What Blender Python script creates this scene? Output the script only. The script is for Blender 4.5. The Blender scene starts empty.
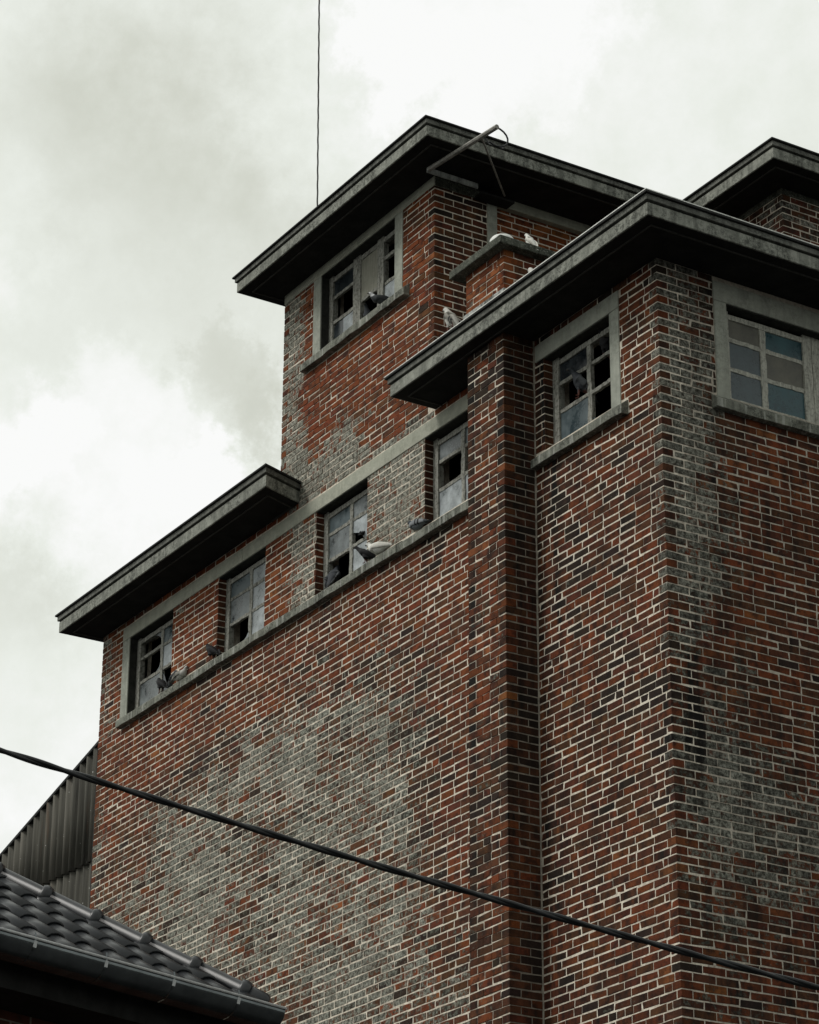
import bpy, math, random
import numpy as np
from mathutils import Vector, Matrix, noise
random.seed(7)
SC = bpy.context.scene
COL = SC.collection
rad = math.radians

# ------------------------------------------------------------------ tagging
def tag(o, label=None, cat=None, group=None, kind=None):
    if label: o['label'] = label
    if cat: o['category'] = cat
    if group: o['group'] = group
    if kind: o['kind'] = kind
    return o

def empty(name, loc=(0, 0, 0)):
    o = bpy.data.objects.new(name, None); COL.objects.link(o)
    o.location = loc; o.empty_display_size = .2
    return o

def link_mesh(name, me, mats, parent=None, bevel=0, smooth=False):
    for m in (mats if isinstance(mats, (list, tuple)) else [mats]):
        me.materials.append(m)
    o = bpy.data.objects.new(name, me); COL.objects.link(o)
    if parent is not None:
        o.parent = parent
        # parents are plain translated empties or untransformed meshes; keep world coordinates
        if parent.type == 'EMPTY': o.matrix_parent_inverse = Matrix.Translation(-Vector(parent.location))
    if smooth:
        for p in me.polygons: p.use_smooth = True
    if bevel:
        b = o.modifiers.new('bevel', 'BEVEL'); b.width = bevel; b.segments = 2; b.limit_method = 'ANGLE'
    return o

# ------------------------------------------------------------------ frames
class Frame:
    """facade frame: u along the wall, o outwards, z up"""
    def __init__(s, origin, U, N):
        s.o = np.array(origin, float); s.U = np.array(U, float); s.N = np.array(N, float)
    def pt(s, u, o, z):
        p = s.o + s.U * u + s.N * o
        return (p[0], p[1], p[2] + z)
LEFT = Frame((0, 0, 0), (1, 0, 0), (0, -1, 0))
RIGHT = Frame((0, 0, 0), (0, 1, 0), (1, 0, 0))
WORLD = LEFT

class MB:
    def __init__(s): s.v = []; s.f = []
    def quad(s, a, b, c, d):
        n = len(s.v); s.v += [a, b, c, d]; s.f.append((n, n+1, n+2, n+3))
    def hexa(s, p):
        """p: 8 points, bottom ring 0-3 ccw seen from above, top ring 4-7"""
        n = len(s.v); s.v += [tuple(q) for q in p]
        for f in ((3, 2, 1, 0), (4, 5, 6, 7), (0, 1, 5, 4), (1, 2, 6, 5), (2, 3, 7, 6), (3, 0, 4, 7)):
            s.f.append(tuple(n+i for i in f))
    def box(s, fr, u0, u1, o0, o1, z0, z1):
        P = fr.pt
        s.hexa([P(u0, o1, z0), P(u1, o1, z0), P(u1, o0, z0), P(u0, o0, z0),
                P(u0, o1, z1), P(u1, o1, z1), P(u1, o0, z1), P(u0, o0, z1)])
    def bar(s, fr, a, b, w, o0, o1, segs=8, jit=.003, rnd=random):
        """weathered bar between a=(u,z) and b=(u,z) in the facade plane"""
        a = np.array(a, float); b = np.array(b, float); d = b - a; L = np.hypot(*d); d /= L; n = np.array((-d[1], d[0]))
        rings = []
        for i in range(segs+1):
            c = a + d * L * i / segs
            j = lambda: rnd.uniform(-jit, jit)
            w1, w2 = w/2 + j(), w/2 + j(); q0 = c - n*w1; q1 = c + n*w2
            oo = o1 + j()*.7
            rings.append([fr.pt(q0[0], o0, q0[1]), fr.pt(q0[0], oo, q0[1]), fr.pt(q1[0], oo, q1[1]), fr.pt(q1[0], o0, q1[1])])
        n0 = len(s.v)
        for r in rings: s.v += r
        for i in range(segs):
            for k in range(4):
                k2 = (k+1) % 4
                s.f.append((n0+4*i+k, n0+4*i+k2, n0+4*i+4+k2, n0+4*i+4+k))
        s.f.append((n0, n0+1, n0+2, n0+3)); m = n0+4*segs; s.f.append((m+3, m+2, m+1, m))
    def tube(s, pts, r, n=10, cap=True, twist=0):
        pts = [Vector(p) for p in pts]; n0 = len(s.v)
        rr = r if isinstance(r, (list, tuple)) else [r]*len(pts)
        t = (pts[1]-pts[0]).normalized()
        ref = Vector((0, 0, 1)) if abs(t.z) < .9 else Vector((1, 0, 0))
        A = t.cross(ref).normalized()
        for i, p in enumerate(pts):
            t = (pts[min(i+1, len(pts)-1)] - pts[max(i-1, 0)]).normalized()
            A = (A - t*A.dot(t)).normalized(); B = t.cross(A)
            for k in range(n):
                an = 2*math.pi*k/n
                s.v.append(tuple(p + (A*math.cos(an) + B*math.sin(an))*rr[i]))
        for i in range(len(pts)-1):
            for k in range(n):
                k2 = (k+1) % n
                s.f.append((n0+i*n+k, n0+i*n+k2, n0+(i+1)*n+k2, n0+(i+1)*n+k))
        if cap:
            s.f.append(tuple(n0+k for k in range(n))[::-1])
            m = n0+(len(pts)-1)*n; s.f.append(tuple(m+k for k in range(n)))
    def prism(s, poly, z0, z1):
        n = len(poly); n0 = len(s.v)
        s.v += [(x, y, z0) for x, y in poly] + [(x, y, z1) for x, y in poly]
        s.f.append(tuple(n0+i for i in range(n))[::-1]); s.f.append(tuple(n0+n+i for i in range(n)))
        for i in range(n):
            j = (i+1) % n; s.f.append((n0+i, n0+j, n0+n+j, n0+n+i))
    def build(s, name, mats, parent=None, bevel=0, smooth=False):
        me = bpy.data.meshes.new(name); me.from_pydata([tuple(map(float, v)) for v in s.v], [], s.f); me.validate(); me.update()
        return link_mesh(name, me, mats, parent, bevel, smooth)

# ------------------------------------------------------------------ materials
class NT:
    def __init__(s, name):
        s.m = bpy.data.materials.new(name); s.m.use_nodes = True
        s.t = s.m.node_tree; s.n = s.t.nodes; s.l = s.t.links
        s.b = s.n['Principled BSDF']
    def node(s, typ, **kw):
        n = s.n.new(typ)
        for k, v in kw.items(): setattr(n, k, v)
        return n
    def link(s, a, b): s.l.new(a, b)
    def coord(s, scale=(1, 1, 1)):
        tc = s.node('ShaderNodeTexCoord'); mp = s.node('ShaderNodeMapping'); mp.inputs['Scale'].default_value = scale
        s.link(tc.outputs['Object'], mp.inputs['Vector']); return mp.outputs['Vector']
    def noise(s, scale, detail=4, rough=.6, vec=None):
        n = s.node('ShaderNodeTexNoise'); n.inputs['Scale'].default_value = scale
        n.inputs['Detail'].default_value = detail; n.inputs['Roughness'].default_value = rough
        s.link(vec if vec is not None else s.coord(), n.inputs['Vector']); return n.outputs['Fac']
    def ramp(s, fac, stops):
        r = s.node('ShaderNodeValToRGB'); e = r.color_ramp.elements
        while len(e) < len(stops): e.new(.5)
        for i, (p, c) in enumerate(stops):
            e[i].position = p; e[i].color = (c, c, c, 1) if isinstance(c, (int, float)) else (*c, 1)
        s.link(fac, r.inputs['Fac']); return r.outputs['Color']
    def math(s, op, a, b=None, c=None, clamp=False):
        n = s.node('ShaderNodeMath', operation=op); n.use_clamp = clamp
        for i, x in enumerate((a, b, c)):
            if x is None: continue
            if isinstance(x, (int, float)): n.inputs[i].default_value = x
            else: s.link(x, n.inputs[i])
        return n.outputs[0]
    def mix(s, fac, a, b, blend='MIX'):
        n = s.node('ShaderNodeMix', data_type='RGBA', blend_type=blend)
        for i, x in ((0, fac), (6, a), (7, b)):
            if isinstance(x, (int, float)): n.inputs[i].default_value = x if i == 0 else (x, x, x, 1)
            elif isinstance(x, tuple): n.inputs[i].default_value = (*x, 1)
            else: s.link(x, n.inputs[i])
        return n.outputs[2]
    def bump(s, h, strength=.5, dist=.005):
        b = s.node('ShaderNodeBump'); b.inputs['Strength'].default_value = strength; b.inputs['Distance'].default_value = dist
        s.link(h, b.inputs['Height']); s.link(b.outputs['Normal'], s.b.inputs['Normal'])
    def out(s, col, rough=.9, metal=0, spec=.3):
        if isinstance(col, tuple): s.b.inputs['Base Color'].default_value = (*col, 1)
        else: s.link(col, s.b.inputs['Base Color'])
        if isinstance(rough, (int, float)): s.b.inputs['Roughness'].default_value = rough
        else: s.link(rough, s.b.inputs['Roughness'])
        s.b.inputs['Metallic'].default_value = metal
        s.b.inputs['Specular IOR Level'].default_value = spec
        return s.m

def mat_brick():
    t = NT('brick')
    a = t.node('ShaderNodeAttribute', attribute_name='bcol'); d = t.node('ShaderNodeAttribute', attribute_name='bdat')
    lo = t.node('ShaderNodeAttribute', attribute_name='bloc')
    sd = t.node('ShaderNodeSeparateColor'); t.link(d.outputs['Color'], sd.inputs[0])
    sl = t.node('ShaderNodeSeparateColor'); t.link(lo.outputs['Color'], sl.inputs[0])
    lich, soot_shade, rnd = sd.outputs[0], sd.outputs[1], sd.outputs[2]
    # distance from the middle of the brick face, 0 middle .. 1 edge
    dx = t.math('ABSOLUTE', t.math('SUBTRACT', sl.outputs[0], .5)); dz = t.math('ABSOLUTE', t.math('SUBTRACT', sl.outputs[1], .5))
    edge = t.math('MULTIPLY', t.math('MAXIMUM', dx, dz), 2.0)
    n1 = t.noise(17, 6, .7); n2 = t.noise(90, 4, .7); n3 = t.noise(3.0, 3, .6); n4 = t.noise(11, 4, .6)
    base = t.mix(t.ramp(n2, [(.35, 0), (.7, 1)]), a.outputs['Color'], t.mix(1.0, a.outputs['Color'], (1.5, 1.45, 1.4), 'MULTIPLY'))
    base = t.mix(t.math('MULTIPLY', t.ramp(n4, [(.46, 0), (.64, 1)]), .75), base, (.022, .014, .012))
    # lichen / lime crust that sits on the face of single bricks
    f = t.math('ADD', t.math('MULTIPLY', t.math('SUBTRACT', n1, .5), 2.1), lich)
    f = t.math('ADD', f, t.math('MULTIPLY', t.math('SUBTRACT', n3, .5), .7))
    f = t.math('SUBTRACT', f, t.math('MULTIPLY', t.math('POWER', edge, 2.5), .22))
    f = t.ramp(f, [(.5, 0), (.68, 1)])
    lcol = t.ramp(t.noise(30, 6, .8), [(.38, (.022, .024, .02)), (.46, (.13, .133, .11)), (.54, (.31, .315, .265)), (.66, (.58, .58, .51))])
    lcol = t.mix(t.ramp(lich, [(.50, 0), (.80, 1)]), t.mix(1.0, lcol, (.50, .51, .48), 'MULTIPLY'), lcol)
    c = t.mix(t.math('MULTIPLY', f, .92), base, lcol)
    # sooty stains and painted-in shade, one mask
    runs = t.ramp(t.noise(1, 5, .65, t.coord((7, 7, .6))), [(.36, .4), (.62, 1.4)])
    s = t.math('MULTIPLY', t.math('MULTIPLY', soot_shade, t.ramp(t.noise(7, 4, .6), [(.3, .75), (.65, 1)])), runs, clamp=True)
    c = t.mix(s, c, (.010, .009, .008))
    t.bump(t.math('ADD', n2, t.math('MULTIPLY', n1, 1.5)), .8, .006)
    return t.out(c, .92, 0, .15)

def mat_mortar(nm='mortar', kk=1.0):
    t = NT(nm)
    n = t.noise(30, 4, .7); g = t.noise(2.2, 4, .6)
    c = t.ramp(n, [(.3, (.45*kk, .395*kk, .32*kk)), (.60, (.84*kk, .77*kk, .65*kk))])
    c = t.mix(t.ramp(g, [(.48, 0), (.72, .7)]), c, (.22, .19, .155))
    t.bump(t.noise(140, 3), .6, .003)
    return t.out(c, .95, 0, .1)

def mat_concrete(name, c0, c1, speck=.35, drips=0, dark=(.02, .022, .018)):
    t = NT(name)
    n = t.noise(9, 5, .7); c = t.ramp(n, [(.3, c0), (.7, c1)])
    sp = t.ramp(t.noise(26, 7, .9), [(.485, 0), (.53, 1)])
    sp = t.math('MULTIPLY', sp, t.ramp(t.noise(2.5, 4), [(.38, .1), (.55, 1)]))
    c = t.mix(t.math('MULTIPLY', sp, speck), c, dark)
    pale = t.ramp(t.noise(80, 4, .8), [(.54, 0), (.64, 1)])
    c = t.mix(t.math('MULTIPLY', pale, speck*.7), c, (.42, .43, .38))
    st = t.ramp(t.noise(1, 5, .7, t.coord((11, 11, .7))), [(.45, 0), (.62, .55)])
    c = t.mix(t.math('MULTIPLY', st, min(1, speck*1.2)), c, dark)
    if drips:
        dr = t.ramp(t.noise(1, 3, .6, t.coord((26, 26, 1.6))), [(.56, 0), (.63, 1)])
        c = t.mix(t.math('MULTIPLY', dr, drips), c, (.55, .56, .52))
    t.bump(t.math('ADD', t.noise(120, 4, .7), t.noise(20, 4)), .7, .005)
    return t.out(c, .9, 0, .2)

def mat_wood(name, c0, c1, wear):
    t = NT(name)
    n = t.noise(1, 4, .7, t.coord((60, 60, 6))); c = t.ramp(n, [(.32, c0), (.6, c1)])
    ch = t.ramp(t.noise(35, 5, .75), [(.5, 0), (.58, 1)])
    c = t.mix(t.math('MULTIPLY', ch, wear), c, (.05, .042, .034))
    t.bump(t.noise(60, 4, .7), .8, .004)
    return t.out(c, .85, 0, .2)

def mat_pane(name, clean, dust, lo, hi, rough=.12):
    """window glass: clear dark pane with a coat of dust"""
    t = NT(name)
    n = t.noise(6.5, 6, .7); n2 = t.noise(60, 3, .7)
    f = t.ramp(t.math('ADD', t.math('MULTIPLY', n, .85), t.math('MULTIPLY', n2, .15)), [(.36, lo), (.62, hi)])
    c = t.mix(f, clean, dust)
    r = t.math('ADD', t.math('MULTIPLY', f, .5), rough)
    return t.out(c, r, 0, .5)

def mat_plain(name, c, rough=.8, metal=0, spec=.3, var=.3, scale=20):
    t = NT(name)
    n = t.noise(scale, 5, .7)
    lo = tuple(x*(1-var) for x in c); hi = tuple(min(1, x*(1+var)) for x in c)
    col = t.ramp(n, [(.3, lo), (.7, hi)])
    t.bump(t.noise(scale*4, 3), .3, .003)
    return t.out(col, rough, metal, spec)

M = {}
M['brick'] = mat_brick()
M['mortar'] = mat_mortar()
M['mortar_dim'] = mat_mortar('dim_side_mortar', .66)  # darker copy of the mortar: dimness of the right facade painted in
M['mortar_dark'] = mat_plain('shade_and_dirt_mortar', (.26, .235, .195), .95, 0, .1, .5, 14)
M['frame'] = mat_concrete('window_surround_concrete', (.30, .315, .27), (.46, .475, .41), .22)
M['band'] = mat_concrete('lintel_concrete', (.34, .35, .285), (.50, .505, .42), .16)
M['sill'] = mat_concrete('sill_concrete', (.14, .145, .12), (.31, .32, .27), .7, .4)
M['fascia'] = mat_concrete('fascia_concrete', (.22, .23, .20), (.40, .41, .36), .7)
M['roofedge'] = mat_concrete('roof_edge_board', (.12, .124, .113), (.22, .225, .20), .6)
M['moss_shade'] = mat_concrete('moss_and_shade_slab', (.05, .056, .042), (.14, .15, .12), .9)
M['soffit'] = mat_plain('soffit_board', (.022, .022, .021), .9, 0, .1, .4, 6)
M['felt'] = mat_plain('roof_felt', (.03, .031, .03), .9, 0, .2, .4, 12)
M['zinctrim'] = mat_plain('pale_metal_trim', (.74, .75, .71), .55, .1, .4, .3, 25)
M['oldmetal'] = mat_plain('grey_painted_iron', (.26, .25, .225), .6, .2, .4, .5, 30)
M['flaky'] = mat_concrete('flaking_white_paint', (.36, .38, .36), (.6, .62, .6), .85)
M['wood'] = mat_wood('weathered_window_paint', (.13, .13, .115), (.36, .36, .32), .6)
M['wood_pale'] = mat_wood('pale_window_paint', (.32, .32, .28), (.56, .56, .49), .4)
M['board'] = mat_wood('beige_board', (.22, .215, .175), (.30, .295, .245), .12)
M['glass_dark'] = mat_pane('dark_glass', (.008, .011, .014), (.07, .085, .095), 0, .35, .08)
M['glass_teal'] = mat_pane('teal_glass', (.008, .034, .045), (.055, .145, .165), .1, .7, .12)
M['glass_slate'] = mat_pane('slate_glass', (.022, .038, .045), (.12, .155, .168), .05, .75, .12)
M['glass_mid'] = mat_pane('dusty_glass', (.015, .02, .023), (.22, .245, .25), 0, .95, .12)
M['glass_pale'] = mat_pane('pale_dusty_glass', (.10, .115, .12), (.46, .50, .52), .1, 1, .15)
M['glass_beige'] = mat_pane('beige_dirty_glass', (.07, .07, .058), (.19, .185, .155), .15, 1, .3)
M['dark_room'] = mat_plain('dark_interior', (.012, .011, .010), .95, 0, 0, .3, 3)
M['cable'] = mat_plain('black_rubber', (.006, .007, .008), .42, 0, .4, .3, 30)
M['rope'] = mat_plain('dark_wire', (.05, .05, .045), .7, 0, .3, .5, 60)
M['tile'] = mat_plain('glazed_roof_tile', (.018, .020, .023), .36, 0, .5, .6, 4)
M['gutter'] = mat_plain('dark_zinc', (.15, .165, .17), .17, 1.0, .5, .3, 6)
M['gutterbead'] = mat_plain('pale_zinc_highlight', (.62, .64, .64), .45, .2, .5, .2, 20)  # pale colour paints the bead's highlight in
M['white'] = mat_plain('white_enamel', (.74, .75, .72), .5, 0, .4, .08, 12)
M['asphalt'] = mat_plain('asphalt', (.05, .05, .05), .95, 0, .2, .3, 8)

def mat_corr():
    t = NT('weathered_corrugated_sheet')
    n = t.noise(1, 5, .7, t.coord((9, 9, .45)))
    c = t.ramp(n, [(.3, (.03, .029, .025)), (.5, (.088, .085, .072)), (.72, (.17, .16, .138))])
    ru = t.ramp(t.noise(1, 4, .7, t.coord((14, 14, 1.0))), [(.6, 0), (.72, 1)])
    c = t.mix(t.math('MULTIPLY', ru, .45), c, (.10, .055, .03))
    sp = t.ramp(t.noise(26, 2, .5), [(.735, 0), (.75, 1)])
    c = t.mix(sp, c, (.5, .5, .47))
    t.bump(t.noise(50, 4), .5, .004)
    return t.out(c, .9, 0, .2)
M['corr'] = mat_corr()

def mat_tex_brick(name):
    """plain brickwork for walls that the street never sees"""
    t = NT(name)
    tc = t.node('ShaderNodeTexCoord'); sp = t.node('ShaderNodeSeparateXYZ'); t.link(tc.outputs['Object'], sp.inputs[0])
    cb = t.node('ShaderNodeCombineXYZ'); t.link(t.math('ADD', sp.outputs[0], sp.outputs[1]), cb.inputs[0]); t.link(sp.outputs[2], cb.inputs[1])
    b = t.node('ShaderNodeTexBrick'); t.link(cb.outputs[0], b.inputs['Vector'])
    b.inputs['Scale'].default_value = 1; b.inputs['Brick Width'].default_value = .197; b.inputs['Row Height'].default_value = .0625
    b.inputs['Mortar Size'].default_value = .005; b.inputs['Color1'].default_value = (.12, .032, .018, 1)
    b.inputs['Color2'].default_value = (.05, .022, .016, 1); b.inputs['Mortar'].default_value = (.2, .18, .15, 1)
    c = t.mix(t.ramp(t.noise(12, 4), [(.5, 0), (.75, .8)]), b.outputs['Color'], (.02, .018, .016))
    t.bump(b.outputs['Fac'], -.6, .006)
    return t.out(c, .92, 0, .15)
M['texbrick'] = mat_tex_brick('plain_brickwork')

# ------------------------------------------------------------------ brickwork
RH, ML, J, JH = .0625, .197, .0098, .0078         # course height, brick module, joint
PAL = {'red': (.190, .052, .019), 'orange': (.255, .085, .030), 'brown': (.118, .046, .022), 'dark': (.042, .026, .019), 'plum': (.138, .042, .021)}
def pick(rnd, w, u=0, z=0):
    # bricks come in batches: a slow noise shifts the palette, single bricks stray from it
    b = noise.noise(Vector((u*.9, z*1.1, 4.2))) + .6*noise.noise(Vector((u*2.7, z*3.1, 8.2)))
    r = min(.999, max(0, rnd.random()*.75 + .125 + b*.35))*sum(w.values())
    for k in ('dark', 'brown', 'plum', 'red', 'orange'):
        r -= w.get(k, 0)
        if r <= 0: break
    c = np.array(PAL[k]); g = rnd.uniform(.76, .96)
    return c*g*np.array([1, rnd.uniform(.92, 1.12), rnd.uniform(.92, 1.12)])
W_GREY = {'red': 1.6, 'orange': .3, 'brown': 4.2, 'dark': 3.2, 'plum': 1.2}
W_STD = {'red': 4.5, 'orange': .8, 'brown': 3.5, 'dark': .8, 'plum': 2}
W_ORANGE = {'red': 3, 'orange': 5, 'brown': 1, 'plum': .5}
W_DARK = {'red': 1.2, 'brown': 4, 'dark': 2, 'plum': 1.5}
W_RED = {'red': 6, 'orange': .9, 'brown': 2, 'dark': .35, 'plum': 1.2}

def brickwork(name, fr, u0, u1, z0, z1, parent, holes=(), c0=None, c1=None, field=None, seed=1, rough=.0015, proud=.007, bond='run', head=.10):
    """bricks laid one by one on the mortar backing; c0/c1 = 0 or 1: which rows own the corner brick at that end
    field(u,z) -> (lichen, soot, palette)"""
    rnd = random.Random(seed)
    V = []; F = []; CC = []; CD = []; CL = []
    rows = range(int(round(z0/RH)), int(math.floor(z1/RH+1e-6)) + 1)
    for k in rows:
        zl, zh = k*RH + J/2, (k+1)*RH - J/2
        if zh > z1 - .001: zh = z1 - .002
        if zh - zl < .015: continue
        s = u0; e = u1; own0 = own1 = False
        if c0 is not None:
            if k % 2 == c0: own0 = True
            else: s = u0 + .095 + J
        elif bond != 'pier': pass
        if c1 is not None:
            if k % 2 == c1: own1 = True
            else: e = u1 - .095 - J
        ints = [(s, e)]
        for (a, b, c, d) in holes:
            if zl < d - .012 and zh > c + .012:
                ni = []
                for (p, q) in ints:
                    if b <= p or a >= q: ni.append((p, q)); continue
                    if a - p > .02: ni.append((p, a))
                    if q - b > .02: ni.append((b, q))
                ints = ni
        # full course
        bricks = []
        u = u0 if (own0 or c0 is None) else s
        if c0 is None and bond != 'stack': u = u0 - (k % 2)*ML/2 - rnd.uniform(0, .03) - (ML if rnd.random() < .15 else 0)*.25
        n = 0
        while u < e - .012:
            L = ML - JH + rnd.uniform(-.005, .005)
            if bond == 'flem': L = (ML - J) if (n + k) % 2 else (.095)
            elif rnd.random() < head and n: L = .090
            if e - (u + L) < .035: L = e - u
            bricks.append((u, min(u+L, e))); u += L + JH; n += 1
        for (a, b) in bricks:
            for (p, q) in ints:
                x0, x1 = max(a, p), min(b, q)
                if x1 - x0 < .02: continue
                um, zm = (x0+x1)/2, (zl+zh)/2
                li, so, pal = field(um, zm) if field else (0.1, 0, W_STD)
                wf = min(1, (um-u0)/.6 if c0 is not None else 1, (u1-um)/.6 if c1 is not None else 1)
                wob = wf*(.0022*math.sin(um*2.1 + k*.13) + .0014*math.sin(um*5.3 + k*.4 + seed))
                ja = lambda: rnd.uniform(-rough, rough)
                out = rnd.uniform(-.0035, -.0005) + (rnd.uniform(0, .004) if rough > .0028 else 0)
                dep = .095 if ((own0 and x0 < u0+.003) or (own1 and x1 > u1-.003)) else .03
                A0 = x0 if abs(x0-u0) < .003 or abs(x0-p) < .003 else x0 + ja(); A1 = x1 if abs(x1-u1) < .003 or abs(x1-q) < .003 else x1 + ja()
                B0, B1 = zl + wob + ja(), zh + wob + ja()
                bv = .0022; n0 = len(V); pt = fr.pt
                t1, t2 = ja(), ja()
                ring = [(A0, B0+t1), (A1, B0-t1), (A1, B1+t2), (A0, B1-t2)]
                inn = [(A0+bv, B0+bv+t1), (A1-bv, B0+bv-t1), (A1-bv, B1-bv+t2), (A0+bv, B1-bv-t2)]
                for q in range(4):
                    if rnd.random() < (.16 if rough > .002 else .07):
                        sx, sz = (1, -1, -1, 1)[q], (1, 1, -1, -1)[q]; cx_, cz_ = rnd.uniform(.003, .013), rnd.uniform(.002, .009)
                        if not ((own0 and q in (0, 3)) or (own1 and q in (1, 2))):
                            ring[q] = (ring[q][0] + sx*cx_*.8, ring[q][1] + sz*cz_*.8)
                            inn[q] = (inn[q][0] + sx*cx_, inn[q][1] + sz*cz_)
                V += [pt(x, -dep, z) for x, z in ring] + [pt(x, out-bv*.8, z) for x, z in ring] + [pt(x, out+ja()*.5, z) for x, z in inn]
                col = pick(rnd, pal, um + seed*3.1, zm)
                li2 = li + rnd.gauss(0, .11); so2 = min(1, max(0, so + (rnd.gauss(0, .10) if so > .02 else 0)))
                loc = [(0, 0), (1, 0), (1, 1), (0, 1)]; linn = [(.06, .12), (.94, .12), (.94, .88), (.06, .88)]
                def add(ids, locs):
                    F.append(tuple(n0+i for i in ids))
                    for l in locs:
                        CC.append((*col, 1)); CD.append((max(0, min(1, li2)), so2, rnd_b, 1)); CL.append((l[0], l[1], 0, 1))
                rnd_b = rnd.random()
                add((8, 9, 10, 11), linn)
                for i in range(4):
                    j = (i+1) % 4
                    add((4+i, 4+j, 8+j, 8+i), (loc[i], loc[j], linn[j], linn[i]))
                    add((i, j, 4+j, 4+i), (loc[i], loc[j], loc[j], loc[i]))
    me = bpy.data.meshes.new(name)
    Va = np.array(V, dtype=np.float32); Fa = np.array(F, dtype=np.int32)
    me.vertices.add(len(Va)); me.vertices.foreach_set('co', Va.ravel())
    me.loops.add(Fa.size); me.loops.foreach_set('vertex_index', Fa.ravel())
    me.polygons.add(len(Fa)); me.polygons.foreach_set('loop_start', np.arange(0, Fa.size, 4, dtype=np.int32))
    me.polygons.foreach_set('loop_total', np.full(len(Fa), 4, dtype=np.int32))
    for nm, arr in (('bcol', CC), ('bdat', CD), ('bloc', CL)):
        at = me.attributes.new(nm, 'FLOAT_COLOR', 'CORNER'); at.data.foreach_set('color', np.array(arr, dtype=np.float32).ravel())
    me.update(calc_edges=True); me.shade_flat()
    return link_mesh(name, me, M['brick'], parent)

def backing(name, fr, u0, u1, z0, z1, o, th, holes, mat, parent):
    """wall core with openings cut through it"""
    us = sorted({u0, u1, *[h[0] for h in holes], *[h[1] for h in holes]}); zs = sorted({z0, z1, *[h[2] for h in holes], *[h[3] for h in holes]})
    us = [x for x in us if u0 <= x <= u1]; zs = [x for x in zs if z0 <= x <= z1]
    solid = lambda i, j: (0 <= i < len(us)-1 and 0 <= j < len(zs)-1 and
                          not any(a-1e-6 < (us[i]+us[i+1])/2 < b+1e-6 and c-1e-6 < (zs[j]+zs[j+1])/2 < d+1e-6 for a, b, c, d in holes))
    mb = MB(); P = fr.pt; oi = o - th
    for i in range(len(us)-1):
        for j in range(len(zs)-1):
            if not solid(i, j): continue
            a, b, c, d = us[i], us[i+1], zs[j], zs[j+1]
            mb.quad(P(a, o, c), P(b, o, c), P(b, o, d), P(a, o, d)); mb.quad(P(a, oi, d), P(b, oi, d), P(b, oi, c), P(a, oi, c))
            if not solid(i-1, j): mb.quad(P(a, oi, c), P(a, o, c), P(a, o, d), P(a, oi, d))
            if not solid(i+1, j): mb.quad(P(b, o, c), P(b, oi, c), P(b, oi, d), P(b, o, d))
            if not solid(i, j-1): mb.quad(P(a, oi, c), P(b, oi, c), P(b, o, c), P(a, o, c))
            if not solid(i, j+1): mb.quad(P(a, o, d), P(b, o, d), P(b, oi, d), P(a, oi, d))
    return mb.build(name, mat, parent)

# ------------------------------------------------------------------ the brick mill
mill = empty('brick_building', (0, 0, 0))
tag(mill, 'tall old red brick building with stepped flat roofs and small broken windows', 'building')
ZS = 11.875            # underside of the main roof slabs
ZR = 12.060            # top of the main roof slabs
TS, TT = 14.12, 14.285  # tower slab
XL, XT0, XT1 = -9.31, -5.72, -3.10
XP0, XP1, YP = -2.145, -1.625, -.29
wx = [(-8.70, -7.78), (-6.865, -5.965), (-5.055, -4.175), (-3.25, -2.35)]
WZ0, WZ1 = 10.872, 11.672
NLW = (-1.497, -.608)
RWIN = (.645, 2.43)
TWIN = (-5.04, -3.745, 13.25, 14.03)

def sm(x, a, b):
    t = max(0, min(1, (x-a)/(b-a))); return t*t*(3-2*t)
def blob(u, z, cu, cz, ru, rz):
    return math.exp(-(((u-cu)/ru)**2 + ((z-cz)/rz)**2))
def fbm(u, z, s, off=0):
    return noise.fractal(Vector((u*s+off, z*s+off*1.7, off)), 1.0, 2.0, 4)

def f_left(u, z):
    n = fbm(u, z, .9, 3)*.22 + fbm(u, z, 2.6, 9)*.12
    L = .12
    if z < 10.75:
        # grey crust over the middle and the lower part of the long wall
        L += .60*sm(-u, 2.5, 3.8)*sm(10.40 - z - .03*(u+9), -.1, .9)*(1 - .75*blob(u, z, -9.1, 10.0, 1.1, .8))
        L += .34*blob(u, z, -2.5, 6.6, .8, 1.2)
        L += .15*blob(u, z, -5.4, 9.9, 1.6, .7)
    elif z < 11.9:
        if -5.62 < u < -5.05: L = .78 - .3*sm(-u, 5.35, 5.62)
        elif -5.97 < u <= -5.62: L = .18
        elif -4.2 < u < -3.2: L = .86 - .2*sm(11.05-z, 0, .2)
        elif -5.05 < u < -3.2: L = .7
        else: L = .22
        if u < -9.0: L += .2
    else:
        L = .06 + .80*sm(-u, 5.15, 5.45) + .75*sm(12.46 - z + .25*n, -.05, .25)*sm(-u, 3.9, 4.4) + .25*sm(12.1-z, -.1, .1)
    if -9.31 <= u < -9.16: L += .25
    soot_shade = 0
    if u > -1.6:
        L = .10 + .06*sm(9.0-z, 0, 2)
        soot_shade = .62*sm(-u, 1.15, 1.6)*sm(z, 10.0, 11.3) + .30*sm(-u, 1.0, 1.5) + .46  # constant part paints in the dimmer light on the near wall
    if u < -1.7 and z < 10.75: soot_shade += .10 + .12*blob(u, z, -2.6, 8.6, .8, 2.5)
    if 9.6 < z < 10.75 and -8.8 < u < -2.1: soot_shade += .62*max(0, (z-9.6)/1.15)**2.5*(.55 + .9*noise.noise(Vector((u*4.5, z*.7, 1.5))))
    pal = (W_GREY if L > .38 else W_STD) if (z < 10.0 and u < -2) else W_RED
    if u > -1.6: pal = {'red': 4.2, 'orange': .9, 'brown': 3.2, 'dark': 2.1, 'plum': 1.4}
    return min(1, L + n), max(0, soot_shade + fbm(u, z, 1.3, 21)*.12), pal

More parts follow.
